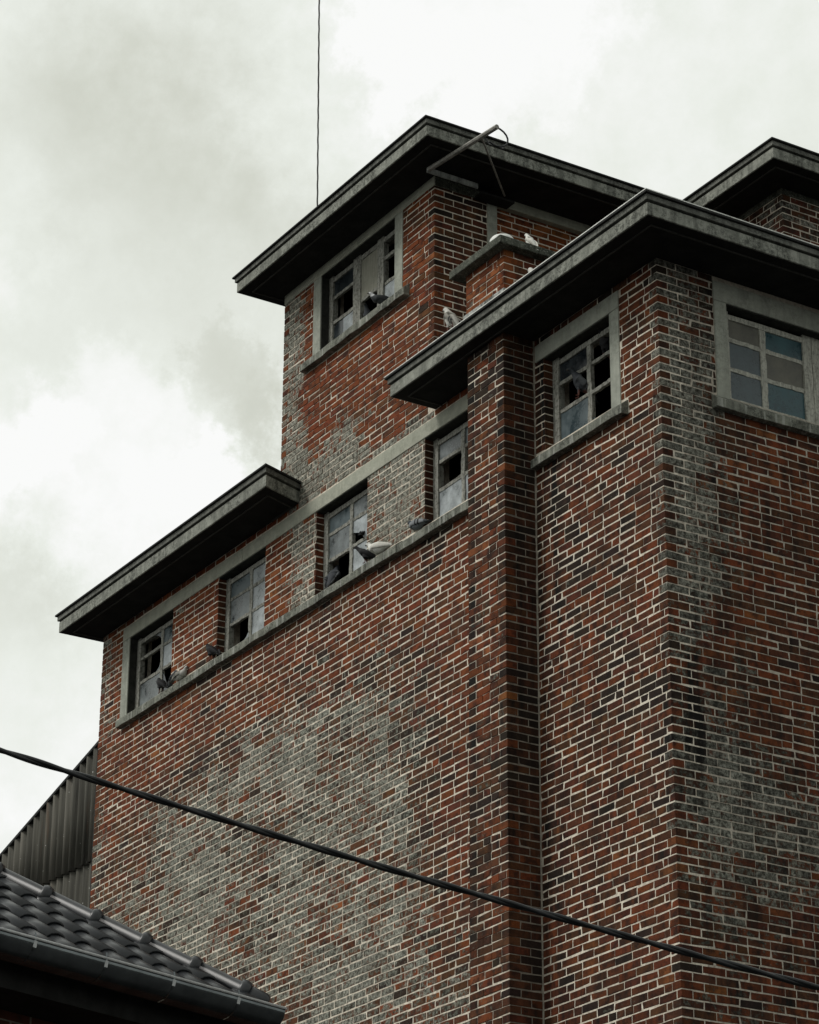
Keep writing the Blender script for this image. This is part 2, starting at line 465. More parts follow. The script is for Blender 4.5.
def f_right(u, z):
    n = fbm(u, z, 1.3, 5)*.2 + fbm(u, z, 4, 15)*.12
    L = .20
    L += .46*sm(.66-u, 0, .4)*sm(z, 8.6, 9.6) + .20*sm(.95-u, 0, .5)
    L += .40*blob(u, z, .25, 7.9, .6, .55) + .50*blob(u, z, 1.05, 7.6, .7, .5) + .28*blob(u, z, 1.3, 6.9, .5, .5)
    soot_shade = .6*blob(u, z, .15, 8.2, .35, .4) + .50 + .25*fbm(u, z, .8, 44)  # blob is a stain; the even part paints in the facade's dimness
    return min(1, L + n), max(0, soot_shade + fbm(u, z, 1.7, 31)*.12), {'red': 3.5, 'brown': 3.5, 'dark': 2, 'plum': 1.5, 'orange': .5} if u < .7 else {'red': 5, 'brown': 3.5, 'dark': .8, 'plum': 2.5, 'orange': .4}

def f_pil(u, z):
    n = fbm(u, z, 2.0, 8)*.2
    return .24 + n, .38 + fbm(u, z, 1.5, 4)*.2, {'red': 3, 'orange': 1.6, 'brown': 4, 'dark': 1.6, 'plum': 1}
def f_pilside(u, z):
    return .06, .78, W_DARK  # shade of the side face painted into its bricks
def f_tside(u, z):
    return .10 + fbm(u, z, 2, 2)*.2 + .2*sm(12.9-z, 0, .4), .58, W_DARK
def f_orange(u, z):
    return .03, .02, W_ORANGE
def f_chim(u, z):
    return .10 + fbm(u, z, 3, 2)*.3, .05, W_ORANGE
def f_chimside(u, z):
    return .38 + fbm(u, z, 3, 2)*.4, .12, W_STD
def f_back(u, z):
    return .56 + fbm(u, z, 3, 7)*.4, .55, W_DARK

# --- wall cores
RLEN = 6.0
holesL = [(a, b, WZ0, WZ1) for a, b in wx] + [(NLW[0], NLW[1], WZ0, WZ1)]
holeR = [(RWIN[0], RWIN[1], WZ0, WZ1)]
backing('wall', LEFT, XL + .0045, -.0045, 0, ZS + .1, -.0045, .24, holesL, M['mortar'], mill)
backing('wall', RIGHT, .24, RLEN, 0, ZS + .1, -.0045, .24, holeR, M['mortar_dim'], mill)
TW = Frame((0, 0, 0), (1, 0, 0), (0, -1, 0))
backing('tower_wall', LEFT, XT0 + .0045, XT1 - .0045, ZS + .1, TS + .02, -.0045, .24, [TWIN[:2] + (13.25, 14.03)], M['mortar'], mill)
TR = Frame((XT1, 0, 0), (0, 1, 0), (1, 0, 0))
backing('tower_wall', TR, .24, 2.9, ZR - .02, TS + .02, -.0045, .24, [(.6, 2.55, 12.6, 14.03)], M['mortar'], mill)

# pilaster core
pil = MB(); pil.box(LEFT, XP0 + .0045, XP1 - .008, -.0, -YP - .0045, 0, ZS + .05); pil.build('pilaster', M['mortar'], mill)
psd = MB(); psd.box(LEFT, XP1 - .03, XP1 - .0055, .0, -YP - .012, 0, ZS + .05); psd.build('pilaster', M['mortar_dark'], mill)  # side sheet: weak side light painted in as darker mortar
PF = Frame((0, YP, 0), (1, 0, 0), (0, -1, 0)); PS = Frame((XP1, YP, 0), (0, 1, 0), (1, 0, 0)); PS2 = Frame((XP0, 0, 0), (0, -1, 0), (-1, 0, 0))
# --- bricks
surrL = [(wx[0][0] - .145, wx[0][0], WZ0, 11.80), (wx[0][0]-.145, XP0+.02, 11.672, 11.80), (-8.81, XP0+.02, 10.745, 10.872)]
surrL += [(NLW[0]-.12, -.485, 11.672, 11.82), (NLW[1], -.485, WZ0-.02, 11.75), (-1.61, -.40, 10.735, 10.872)]
brickwork('brick_face', LEFT, XL, XP0 + .0, 0, ZS, mill, holesL + surrL, c0=0, field=f_left, seed=2, rough=.0021)
brickwork('brick_face', LEFT, XP1 + .004, 0, 0, ZS, mill, holesL + surrL, c1=0, field=f_left, seed=3, rough=.0024)
surrR = [(.525, 2.55, WZ1, 11.83), (.525, RWIN[0], WZ0-.02, 11.75), (RWIN[1], 2.55, WZ0-.02, 11.75), (.475, 2.60, 10.745, 10.872)]
brickwork('brick_face', RIGHT, 0, RLEN, 0, ZS, mill, holeR + surrR, c0=1, field=f_right, seed=4, rough=.0024)
brickwork('brick_face', LEFT, XT0, XT1, ZS, 14.03, mill, [TWIN, (TWIN[0]-.135, TWIN[1]+.13, 13.2, 14.03), (-5.30, -3.50, 13.13, 13.25)], c0=0, c1=1, field=f_left, seed=5, rough=.003)
brickwork('brick_face', TR, 0, .541, ZR, 14.03, mill, [], c0=0, field=f_tside, seed=6, rough=.002)
OF = Frame((XT1 - .05, 0, 0), (0, 1, 0), (1, 0, 0))
mo = MB(); mo.box(OF, .60, 2.6, -.10, -.0045, 12.5, 14.05); mo.build('infill_wall', M['mortar'], mill)
brickwork('brick_face', OF, .645, 2.6, 12.5, 14.03, mill, [], field=f_orange, seed=7, head=.02)
brickwork('brick_face', PF, XP0, XP1, 0, ZS, mill, [], c0=0, c1=1, field=f_pil, seed=8, rough=.0035, head=.7)
brickwork('brick_face', PS, 0, .285, 0, ZS, mill, [], c0=0, field=f_pilside, seed=9, head=0)
brickwork('brick_face', PS2, 0, .29, 0, ZS, mill, [], c1=1, field=f_pilside, seed=10, head=0)
EL = Frame((XL, 0, 0), (0, -1, 0), (-1, 0, 0)); ET = Frame((XT0, 0, 0), (0, -1, 0), (-1, 0, 0))
brickwork('brick_face', EL, -.6, 0, 0, ZS, mill, [], c1=1, field=lambda u, z: (.5, .1, W_STD), seed=41, rough=.003)
brickwork('brick_face', ET, -.6, 0, ZR, 14.03, mill, [], c1=1, field=lambda u, z: (.6, .1, W_STD), seed=42, rough=.003)
# smeared cement fillet in the inner corner beside the pilaster
fl = MB()
for i in range(161):
    z = i*.075; w = max(.0005, .003 + .005*noise.noise(Vector((0, 0, z*1.3))) + .003*noise.noise(Vector((3, 0, z*6))))
    fl.v += [(XP1 - .004, -.004-w, z), (XP1 + .001, -.004-w, z), (XP1 + .003 + w, .001, z), (XP1 + .003 + w, .006, z)]
for i in range(160):
    for k in range(3): fl.f.append((i*4+k, i*4+k+1, i*4+5+k, i*4+4+k))
fl.build('cement_fillet', M['mortar_dark'], mill)
# back and side walls that face away
b = MB(); b.box(WORLD, XL, XL + .2, -RLEN, -.095, 0, ZS); b.box(WORLD, XL, 0, -RLEN-.2, -RLEN, 0, ZS); b.build('rear_wall', M['texbrick'], mill)
b = MB(); b.box(WORLD, XT0, XT0 + .2, -2.9, -.095, ZR-.02, TS+.01); b.build('rear_wall', M['texbrick'], mill)

# --- concrete: bands, surrounds, posts, sills
def conc(name, boxes, mat, fr=LEFT, bevel=.005):
    m = MB()
    for bx in boxes: m.box(fr, *bx)
    return m.build(name, mat, mill, bevel)
conc('lintel_band', [(-8.845, -6.4, -.10, .006, 11.669, 11.802)], M['band'])
conc('lintel_band', [(-6.396, -4.6, -.10, .005, 11.668, 11.800)], M['band'])
conc('lintel_band', [(-4.596, XP0, -.10, .006, 11.669, 11.801)], M['band'])
conc('window_surround', [(-8.845, -8.697, -.14, .004, 10.86, 11.668)], M['frame'])
conc('window_surround', [(-1.604, -.487, -.10, .006, 11.669, 11.815)], M['frame'])
conc('window_surround', [(-.610, -.489, -.14, .004, 10.85, 11.668)], M['frame'])
conc('window_surround', [(.527, 2.55, -.10, .006, 11.669, 11.833)], M['frame'], RIGHT)
conc('window_surround', [(.529, .648, -.14, .004, 10.85, 11.668)], M['frame'], RIGHT)
conc('window_surround', [(2.427, 2.548, -.14, .004, 10.85, 11.668)], M['frame'], RIGHT)
conc('ring_beam', [(XT0 + .002, XT1 + .003, -.2, .005, 14.027, TS + .01)], M['band'])
conc('ring_beam', [(.004, .53, -.2, .0045, 14.0275, TS + .011)], M['moss_shade'], TR)  # darker beam piece: eave shadow painted into its colour
conc('ring_beam', [(.531, 2.68, -.2, .006, 14.028, TS + .012)], M['band'], TR)
conc('window_surround', [(-5.172, -5.037, -.14, .005, 13.22, 14.026)], M['frame'])
conc('window_surround', [(-3.748, -3.617, -.14, .005, 13.22, 14.026)], M['frame'])
conc('concrete_post', [(.545, .645, -.12, .006, ZR, 14.0265)], M['frame'], TR)
conc('concrete_post', [(2.56, 2.68, -.12, .006, ZR, 14.0265)], M['frame'], TR)

M['reveal'] = mat_plain('recess_shade_concrete', (.035, .036, .032), .95, 0, .1, .5, 14)  # near-black colour paints in the shade under lintels and on jambs
def shade_plate(fr, u0, u1, z, zb=None, side=True):
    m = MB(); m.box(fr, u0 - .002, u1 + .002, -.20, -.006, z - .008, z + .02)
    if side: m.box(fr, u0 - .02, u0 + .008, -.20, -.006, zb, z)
    m.build('recess_shade_plate', M['reveal'], mill)
for i_, (a_, c_) in enumerate(wx): shade_plate(LEFT, a_, c_, 11.668, WZ0, i_ == 0)
shade_plate(LEFT, NLW[0], NLW[1] - .002, 11.668, WZ0, False)
shade_plate(RIGHT, RWIN[0] + .003, RWIN[1] - .003, 11.668, WZ0, False)
shade_plate(LEFT, TWIN[0] + .003, TWIN[1] - .003, 14.024, 13.25, True)
def sill(fr, segs, z0=10.745, z1=10.815, front=.062, mat='sill'):
    for i, (a, c) in enumerate(segs):
        m = MB(); P = fr.pt; n = max(2, int((c-a)/.12)); rnd = random.Random(i+int(a*100))
        dz = rnd.uniform(-.009, .009)
        n0 = 0
        for k in range(n+1):
            u = a + (c-a)*k/n; j = rnd.uniform(-.004, .004); j2 = rnd.uniform(-.003, .003)
            m.v += [P(u, -.10, z0+dz), P(u, front+j2, z0+dz+j2), P(u, front+j2, z1+dz+j), P(u, .0, z1+.05+dz), P(u, -.10, z1+.062+dz)]
        for k in range(n):
            for q in range(5):
                q2 = (q+1) % 5; m.f.append((k*5+q, k*5+q2, k*5+5+q2, k*5+5+q))
        m.f.append((4, 3, 2, 1, 0)); e = n*5; m.f.append((e, e+1, e+2, e+3, e+4))
        m.build('window_sill', M[mat], mill, .004)
sill(LEFT, [(-8.81, -7.262), (-7.25, -5.478), (-5.466, -3.60), (-3.588, XP0)])
sill(LEFT, [(-1.606, -.404)])
sill(RIGHT, [(.477, 2.60)])
sill(LEFT, [(-5.30, -3.505)], 13.125, 13.195)

# brick reveals of the window openings (side faces of the wall thickness)
def reveal(u, fr, side, z0, z1, seed, soot_shade):
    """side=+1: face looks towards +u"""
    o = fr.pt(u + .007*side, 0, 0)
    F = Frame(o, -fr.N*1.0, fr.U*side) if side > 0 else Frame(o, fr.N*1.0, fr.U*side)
    if side > 0: brickwork('window_reveal', F, .004, .10, z0, z1, mill, [], field=lambda a, b: (.1, soot_shade, W_DARK), seed=seed, head=0, bond='stack')
    else: brickwork('window_reveal', F, -.10, -.004, z0, z1, mill, [], field=lambda a, b: (.1, soot_shade, W_DARK), seed=seed, head=0, bond='stack')
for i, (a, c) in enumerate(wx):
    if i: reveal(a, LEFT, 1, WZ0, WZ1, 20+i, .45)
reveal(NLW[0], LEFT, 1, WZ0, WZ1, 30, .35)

# --- roof slabs with stepped edges
def offset_poly(poly, d):
    n = len(poly); out = []
    for i in range(n):
        p0, p1, p2 = (np.array(poly[(i+k-1) % n], float) for k in range(3))
        e1 = (p1-p0)/np.linalg.norm(p1-p0); e2 = (p2-p1)/np.linalg.norm(p2-p1)
        n1 = np.array((e1[1], -e1[0])); n2 = np.array((e2[1], -e2[0]))
        out.append(tuple(p1 + (n1+n2)/(1+n1@n2)*d))
    return out
def dense(poly, step=.35):
    out = []
    for i in range(len(poly)):
        a = np.array(poly[i], float); b = np.array(poly[(i+1) % len(poly)], float); n = max(1, int(np.linalg.norm(b-a)/step))
        for k in range(n): out.append(tuple(a+(b-a)*k/n))
    return out
def roof_slab(poly, z, name='roof_slab', trim='felt', k=1.0):
    """poly ccw footprint of the fascia; layers: soffit, lower fascia, shadow groove, upper board, cap"""
    a1, a2, a3, a4 = .104*k, .117*k, .162*k, .180*k
    root = MB(); root.prism(poly, z, z+a1); a = root.build(name, [M['fascia']], mill, .006)
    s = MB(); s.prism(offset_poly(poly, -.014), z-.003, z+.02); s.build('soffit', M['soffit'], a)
    o1 = offset_poly(poly, -.105); o2 = offset_poly(poly, -.118); d = MB()
    def ringbox(o1, o2, za, zb, mb):
        for i in range(len(poly)):
            j = (i+1) % len(poly)
            mb.hexa([(*o1[i], za), (*o1[j], za), (*o2[j], za), (*o2[i], za), (*o1[i], zb), (*o1[j], zb), (*o2[j], zb), (*o2[i], zb)])
    ringbox(o1, o2, z-.013, z-.002, d); d.build('drip_bead', M['bead'], a)
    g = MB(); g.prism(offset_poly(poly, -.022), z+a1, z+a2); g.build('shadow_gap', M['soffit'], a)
    u = MB(); u.prism(offset_poly(poly, .016), z+a2, z+a3); u.build('roof_edge_board', M['roofedge'], a, .003)
    c = MB(); c.prism(offset_poly(poly, .036), z+a3+.001, z+a4); c.build('roof_cap', M['felt'], a, .003)
    if trim == 'zinctrim':
        t = MB(); ringbox(offset_poly(poly, .038), offset_poly(poly, .006), z+a4+.0005, z+a4+.0085, t); t.build('metal_trim', M['zinctrim'], a)
    return a
M['bead'] = mat_plain('soffit_bead', (.07, .07, .065), .9, 0, .1, .3, 10)
YB = RLEN + .1
roof_slab([(-9.45, -.43), (-5.205, -.43), (-5.365, .0), (-5.365, .10), (-5.735, .10), (-5.735, YB), (-9.45, YB)], ZS, k=1.08)
roof_slab([(XT1 + .003, -.435), (.49, -.435), (.49, YB), (XT1 + .003, YB)], ZS, trim='zinctrim')
# tower + rear block share one level
roof_slab([(-5.90, -.418), (-2.56, -.418), (-2.56, 2.9), (-5.90, 2.9)], TS, k=.93)
roof_slab([(-2.52, 2.28), (-1.29, 2.28), (-1.29, 7.5), (-2.52, 7.5)], TS, k=.97)

# rear block
RB = Frame((0, 2.66, 0), (1, 0, 0), (0, -1, 0)); RBS = Frame((-1.66, 2.66, 0), (0, 1, 0), (1, 0, 0))
bb = MB(); bb.box(RB, XT1, -1.6645, -.22, -.0045, ZR - .02, TS+.01); bb.box(RBS, .22, 4.2, -.22, -.0045, ZR - .02, TS+.01); bb.build('rear_block_wall', M['mortar'], mill)
brickwork('brick_face', RB, XT1 + .01, -1.66, ZR, 14.06, mill, [], c1=0, field=f_back, seed=12)
brickwork('brick_face', RBS, 0, 4.2, ZR, 14.06, mill, [], c0=1, field=f_back, seed=13, rough=.0015)
conc('ring_beam', [(XT1 + .01, -1.656, -.2, .005, 14.062, TS+.01)], M['moss_shade'], RB)
conc('ring_beam', [(-.0045, 4.2, -.2, .0055, 14.063, TS+.012)], M['moss_shade'], RBS)

# chimney (breast carried on above the roof)
chf = Frame((0, -.285, 0), (1, 0, 0), (0, -1, 0)); chs = Frame((-1.617, -.285, 0), (0, 1, 0), (1, 0, 0))
cm = MB(); cm.box(WORLD, -2.163, -1.621, -.50, .281, ZR - .05, 12.64); ch = cm.build('chimney', M['mortar'], mill)
brickwork('chimney_bricks', chf, -2.167, -1.617, ZR, 12.625, ch, [], c0=0, c1=1, field=f_chim, seed=14, rough=.003)
brickwork('chimney_bricks', Frame((-2.167, -.285, 0), (0, -1, 0), (-1, 0, 0)), -.6, 0, ZR, 12.625, ch, [], c1=1, field=f_chimside, seed=16, rough=.003)
brickwork('chimney_bricks', chs, 0, .79, ZR, 12.625, ch, [], c0=0, field=f_chimside, seed=15, rough=.003)
cap = MB(); cap.box(WORLD, -2.285, -1.53, -.58, .375, 12.618, 12.688); cap.build('chimney_cap', M['moss_shade'], ch, .008)
fsh = MB()
fsh.box(WORLD, -2.19, -1.60, .26, .30, ZR, ZR+.20); fsh.build('chimney_flashing', M['flaky'], ch, .004)

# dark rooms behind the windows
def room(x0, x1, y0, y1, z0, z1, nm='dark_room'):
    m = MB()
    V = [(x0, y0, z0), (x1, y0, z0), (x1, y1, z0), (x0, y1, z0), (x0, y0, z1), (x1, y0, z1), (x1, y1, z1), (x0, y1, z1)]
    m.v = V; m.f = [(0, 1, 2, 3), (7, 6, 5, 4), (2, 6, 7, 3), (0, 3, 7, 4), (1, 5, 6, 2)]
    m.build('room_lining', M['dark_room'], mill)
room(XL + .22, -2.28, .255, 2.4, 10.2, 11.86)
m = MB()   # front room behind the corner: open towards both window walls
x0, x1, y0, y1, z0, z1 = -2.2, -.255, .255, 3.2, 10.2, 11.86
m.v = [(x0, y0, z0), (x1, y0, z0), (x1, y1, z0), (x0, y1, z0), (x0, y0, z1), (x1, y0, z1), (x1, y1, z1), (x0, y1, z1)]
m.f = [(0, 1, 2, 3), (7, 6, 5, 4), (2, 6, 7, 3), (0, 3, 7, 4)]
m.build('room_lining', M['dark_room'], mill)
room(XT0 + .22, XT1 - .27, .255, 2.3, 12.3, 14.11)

# ------------------------------------------------------------------ windows
def pane(fr, u0, u1, z0, z1, mat, win, o=-.100, poly=None):
    m = MB(); P = fr.pt
    if poly is None: poly = [(0, 0), (1, 0), (1, 1), (0, 1)]
    pts = [(u0+(u1-u0)*x, z0+(z1-z0)*y) for x, y in poly]; n = len(pts)
    m.v = [P(u, o, z) for u, z in pts] + [P(u, o-.004, z) for u, z in pts]
    m.f = [tuple(range(n)), tuple(range(2*n-1, n-1, -1))] + [(i, n+i, n+(i+1) % n, (i+1) % n) for i in range(n)]
    return m.build('pane', M[mat], win)
def window(fr, u0, u1, z0, z1, cols, rows, panes, stile=.078, mun=.045, mat='wood', o0=-.125, o1=-.083, seed=0, skip=()):
    """cols/rows: positions of the glazing bars, panes[row from top][col] = list of (material, polygon) or None"""
    rnd = random.Random(seed); m = MB()
    m.bar(fr, (u0+stile/2, z0), (u0+stile/2, z1), stile, o0-.015, o1, 10, .002, rnd)
    m.bar(fr, (u1-stile/2, z0), (u1-stile/2, z1), stile, o0-.015, o1, 10, .002, rnd)
    m.bar(fr, (u0+stile, z1-.055), (u1-stile, z1-.055), .045, o0-.012, o1-.003, 8, .002, rnd)
    m.bar(fr, (u0+stile, z0+.03), (u1-stile, z0+.03), .06, o0-.012, o1-.003, 8, .002, rnd)
    for c in cols: m.bar(fr, (c, z0+.05), (c, z1-.07), mun*1.15, o0+.002, o1-.006, 12, .005, rnd)
    ue = [u0+stile*.9] + list(cols) + [u1-stile*.9]
    ze = [z1-.075] + list(rows) + [z0+.05]
    for ri, r in enumerate(rows):
        for ci in range(len(ue)-1):
            if (ri, ci) in skip: continue
            m.bar(fr, (ue[ci], r + rnd.uniform(-.004, .004)), (ue[ci+1], r + rnd.uniform(-.004, .004)), mun*.72, o0+.004, o1-.010, 9, .004, rnd)
    w = m.build('window', M[mat], mill, .002)
    for ri in range(len(ze)-1):
        for ci in range(len(ue)-1):
            if panes[ri][ci] is None and rnd.random() < .75:
                x, y = rnd.uniform(.15, .4), rnd.uniform(.25, .7)
                sh_ = [[(0, 0), (x, 0), (x*.35, y*.5), (.06, y*.6), (0, y)], [(1, 1), (1-x, 1), (1-x*.5, 1-y*.3), (1-.05, 1-y*.7), (1, 1-y)], [(1, 0), (1, y), (1-x*.4, y*.35), (1-x, 0)]][rnd.randrange(3)]
                pane(fr, ue[ci], ue[ci+1], ze[ri+1], ze[ri], rnd.choice(('glass_mid', 'glass_slate')), w, poly=sh_)
            for it in (panes[ri][ci] or []):
                pane(fr, ue[ci], ue[ci+1], ze[ri+1], ze[ri], it[0], w, poly=it[1] if len(it) > 1 else None)
    return w
R3 = [11.435, 11.185]
D, S_, MI, PA, TE, BE = 'glass_dark', 'glass_slate', 'glass_mid', 'glass_pale', 'glass_teal', 'glass_beige'
window(LEFT, -8.70, -7.78, WZ0, WZ1, [-8.17], R3,
       [[None, [(S_,)]], [None, [(PA,)]], [[(MI,)], [(D, [(0, 0), (.5, 0), (.2, .7), (0, 1)])]]], seed=1)
window(LEFT, -6.865, -5.965, WZ0, WZ1, [-6.39], R3,
       [[[(S_,)], [(PA,)]], [[(MI,)], [(PA,)]], [[(PA, [(.55, 0), (1, 0), (1, .45), (.8, .2)])], [(PA,)]]], seed=2)
window(LEFT, -5.055, -4.175, WZ0, WZ1, [-4.59], R3,
       [[[(S_,)], [(MI,)]], [[(MI,)], [(PA, [(0, .55), (.5, .3), (.6, 0), (1, 0), (1, 1), (0, 1)])]], [[(D, [(0, 0), (.3, 0), (.1, .6), (0, .7)])], [(PA,)]]], seed=3)
window(LEFT, -3.25, -2.35, WZ0, WZ1, [-2.80], R3,
       [[[(MI,)], [(S_,)]], [None, None], [[(PA,)], [(PA,)]]], seed=4)
window(LEFT, -1.497, -.608, WZ0, WZ1, [-1.01], [11.43, 11.185],
       [[[(D,)], None], [None, None], [[(S_,)], None]], stile=.085, seed=5)
window(RIGHT, .645, 1.535, WZ0, WZ1, [1.06], [11.425, 11.178],
       [[[(BE,)], [(TE,)]], [[(S_,)], [(BE,)]], [[(S_,)], [(TE,)]]], stile=.085, mun=.05, mat='wood_pale', seed=6)
window(RIGHT, 1.54, 2.43, WZ0, WZ1, [1.98], [11.425, 11.178],
       [[[(D,)], [(BE,)]], [None, [(S_,)]], [[(TE,)], [(S_,)]]], stile=.085, mun=.05, mat='wood_pale', seed=7)
# tower window: three lights
tz = [13.79, 13.53]
window(LEFT, -5.04, -4.53, 13.25, 14.03, [], tz, [[[(D,)]], [None], [[(D, [(0, 0), (.45, 0), (.45, 1), (0, .8)]), (PA, [(.46, 0), (1, 0), (1, 1), (.46, 1)])]]], stile=.075, seed=8)
wm = window(LEFT, -4.528, -4.135, 13.25, 14.03, [], [13.545], [[None], [None]], stile=.05, seed=9)
m = MB(); m.box(LEFT, -4.485, -4.172, -.108, -.096, 13.55, 13.99); m.build('window_board', M['board'], wm)
window(LEFT, -4.133, -3.745, 13.25, 14.03, [], tz, [[None], [None], [[(PA,)]]], stile=.055, seed=10)

# ------------------------------------------------------------------ iron bracket on the tower
br = empty('iron_bracket', (-3.1, .25, 14.05))
tag(br, 'grey triangular iron hoist bracket with a hoop sticking out under the highest roof corner', 'bracket')
m = MB(); m.tube([(-2.935, -.157, 14.052), (-2.045, -.048, 14.052)], .022, 8); m.build('arm', M['oldmetal'], br)
m = MB(); m.tube([(-2.245, -.075, 14.045), (-2.955, .63, 14.045)], .009, 8); m.build('brace', M['oldmetal'], br)
m = MB(); m.box(Frame((-2.985, 0, 0), (0, 1, 0), (1, 0, 0)), -.16, .36, .010, .026, 14.036, 14.086); m.build('wall_rail', M['flaky'], br, .003)
m = MB(); m.box(Frame((-3.09, 0, 0), (0, 1, 0), (1, 0, 0)), .40, .74, -.0, .13, 14.005, 14.028); m.build('wall_plate', M['soffit'], br, .003)
hp = [(-2.06 + .02*math.sin(a)*0, -.048 + .115*math.sin(a), 14.052 - .09 + .09*math.cos(a)) for a in [i*math.pi/9 for i in range(0, 12)]]
m = MB(); m.tube(hp, .008, 7); m.tube([(-2.22, -.07, 14.05), (-2.20, -.03, 13.97), (-2.08, .04, 13.885)], .007, 6); m.build('hoop', M['cable'], br)

# ------------------------------------------------------------------ mast wire on the tower roof
mp = []
for i in range(300):
    z = TT - .02 + i*.0145; a = i*.55
    mp.append((-5.13 - .02*i*.0145 + .0012*math.cos(a), .0 + .0012*math.sin(a), z))
m = MB(); m.tube(mp, .0085, 6)
ms = m.build('lightning_rod', M['rope']); tag(ms, 'thin dark twisted rod rising into the sky from the highest roof', 'lightning rod')

# white round cover on the chimney
cv = MB(); n0 = 0; prof = [(0, .062), (.05, .060), (.085, .050), (.100, .030), (.100, 0)]
for r_, z in prof:
    for k in range(24): cv.v.append((-1.665 + r_*math.cos(k*math.pi/12), -.265 + r_*math.sin(k*math.pi/12), 12.69 + z))
for i in range(len(prof)-1):
    for k in range(24):
        k2 = (k+1) % 24; cv.f.append((i*24+k, i*24+k2, (i+1)*24+k2, (i+1)*24+k))
cvo = cv.build('chimney_cover', M['white'], None, 0, True)
tag(cvo, 'round white domed cover lying on the corner of the chimney slab', 'cover')

# ------------------------------------------------------------------ corrugated shed beyond the far end
sh = empty('corrugated_shed', (-11.5, .1, 0))
tag(sh, 'dark corrugated shed with sloping top against the far end of the brick building', 'shed')
def top(x): return 10.74 + (x+9.45)*.262
def corr(xa, xb, zlo, zhi_f, y, mat, name, slope=0.0):
    m = MB(); N = int((xb-xa)/.0125); pitch = .150
    for i in range(N+1):
        x = xa + (xb-xa)*i/N; dy = -.030*math.cos(2*math.pi*x/pitch)
        zl = zlo if not callable(zlo) else zlo(x)
        for k in range(3): m.v.append((x, y+dy, zl + (zhi_f(x)-zl)*k/2))
    for i in range(N):
        for k in range(2): m.f.append((i*3+k, (i+1)*3+k, (i+1)*3+k+1, i*3+k+1))
    o = m.build(name, mat, sh, 0, True); s = o.modifiers.new('sol', 'SOLIDIFY'); s.thickness = .006; return o
lap = lambda x: 9.66 - .16*(x+9.5)*.25
corr(-14.5, -9.40, lambda x: lap(x)-.08, top, .052, M['corr'], 'cladding_sheet')
corr(-14.5, -9.40, 7.9, lap, .075, M['corr'], 'cladding_sheet')
corr(-14.5, -9.40, 5.6, lambda x: 8.0, .095, M['corr'], 'cladding_sheet')
m = MB(); m.hexa([(-14.5, .02, top(-14.5)-.0), (-9.33, .02, top(-9.33)), (-9.33, 4, top(-9.33)), (-14.5, 4, top(-14.5)),
                  (-14.5, .02, top(-14.5)+.035), (-9.33, .02, top(-9.33)+.035), (-9.33, 4, top(-9.33)+.035), (-14.5, 4, top(-14.5)+.035)])
m.build('shed_roof', M['felt'], sh, .004)
m = MB(); m.box(WORLD, -9.385, -9.325, -.12, -.03, 5.6, 10.72); m.build('shaded_gap_strip', M['felt'], sh)  # dark strip stands in for the shaded gap beside the brick wall
m = MB(); m.box(WORLD, -14.5, -9.33, -3.9, -.14, 0, 8.9); m.build('shed_wall', M['texbrick'], sh)

# ------------------------------------------------------------------ neighbour's house with the tiled hip roof
az = rad(108.2); g = np.array([math.cos(az), math.sin(az), 0]); us = np.array([math.cos(az+math.pi/2), math.sin(az+math.pi/2), 0])
TP = .452*math.sqrt(2); CP = 1/math.sqrt(1+TP*TP)         # roof pitch
G1 = np.array((-.053, -2.995, 5.80))                       # far end of the gutter, top edge
house = empty('tiled_house', (float(G1[0]), float(G1[1]), 0))
tag(house, 'house in the foreground with glossy black pantiles and a dark zinc gutter', 'house')
E0 = G1 + us*.15 + np.array((0, 0, -.005))                   # eave corner of the tiled plane
dirs = us*CP + np.array((0, 0, TP*CP)); nrm = np.cross(dirs, g)*1.0
nrm = nrm if nrm[2] > 0 else -nrm
HIP0 = E0 + g*.0
tm = MB(); TWd, TEX = .213, .287
prof_u = np.array([0, .04, .12, .24, .36, .48, .60, .68, 1.0]); prof_h = [.002, .020, .036, .045, .048, .045, .032, .004, .000]
hipd = (-g + us); 
for row in range(0, 13):
    for colm in range(0, 46):
        uu = -colm*TWd
        smax = -(uu) / 1.0            # distance back from the corner limits how far up the plane runs
        s0 = row*TEX*CP
        if s0 > smax + .35: continue
        base = E0 + g*uu
        n0 = len(tm.v)
        dz0 = random.uniform(-.003, .003)
        for (sv, lift) in ((0, .020), (.0, .020), (TEX*1.14, .0)):
            for q, (pu, ph) in enumerate(zip(prof_u, prof_h)):
                lf = lift + ph + dz0
                if sv == 0 and len(tm.v) - n0 < 9: lf = lift + ph - .022 + dz0
                p = base - g*(TWd*1.03)*(1-pu) + dirs*(row*TEX + sv - .07) + nrm*lf
                tm.v.append(tuple(p))
        for r_ in range(2):
            for q in range(8): tm.f.append((n0+r_*9+q, n0+r_*9+q+1, n0+(r_+1)*9+q+1, n0+(r_+1)*9+q))
import bmesh
me = bpy.data.meshes.new('roof_tiles'); me.from_pydata([tuple(map(float, v)) for v in tm.v], [], tm.f)
bm = bmesh.new(); bm.from_mesh(me)
pn = np.cross(np.array((0, 0, 1.)), (hipd/np.linalg.norm(hipd)))
if pn @ g < 0: pn = -pn
bmesh.ops.bisect_plane(bm, geom=bm.verts[:]+bm.edges[:]+bm.faces[:], plane_co=Vector(E0), plane_no=Vector(pn), clear_outer=True)
bm.to_mesh(me); bm.free()
tiles = link_mesh('roof_tiles', me, M['tile'], house, 0, True)
so = tiles.modifiers.new('sol', 'SOLIDIFY'); so.thickness = .012; so.offset = -1
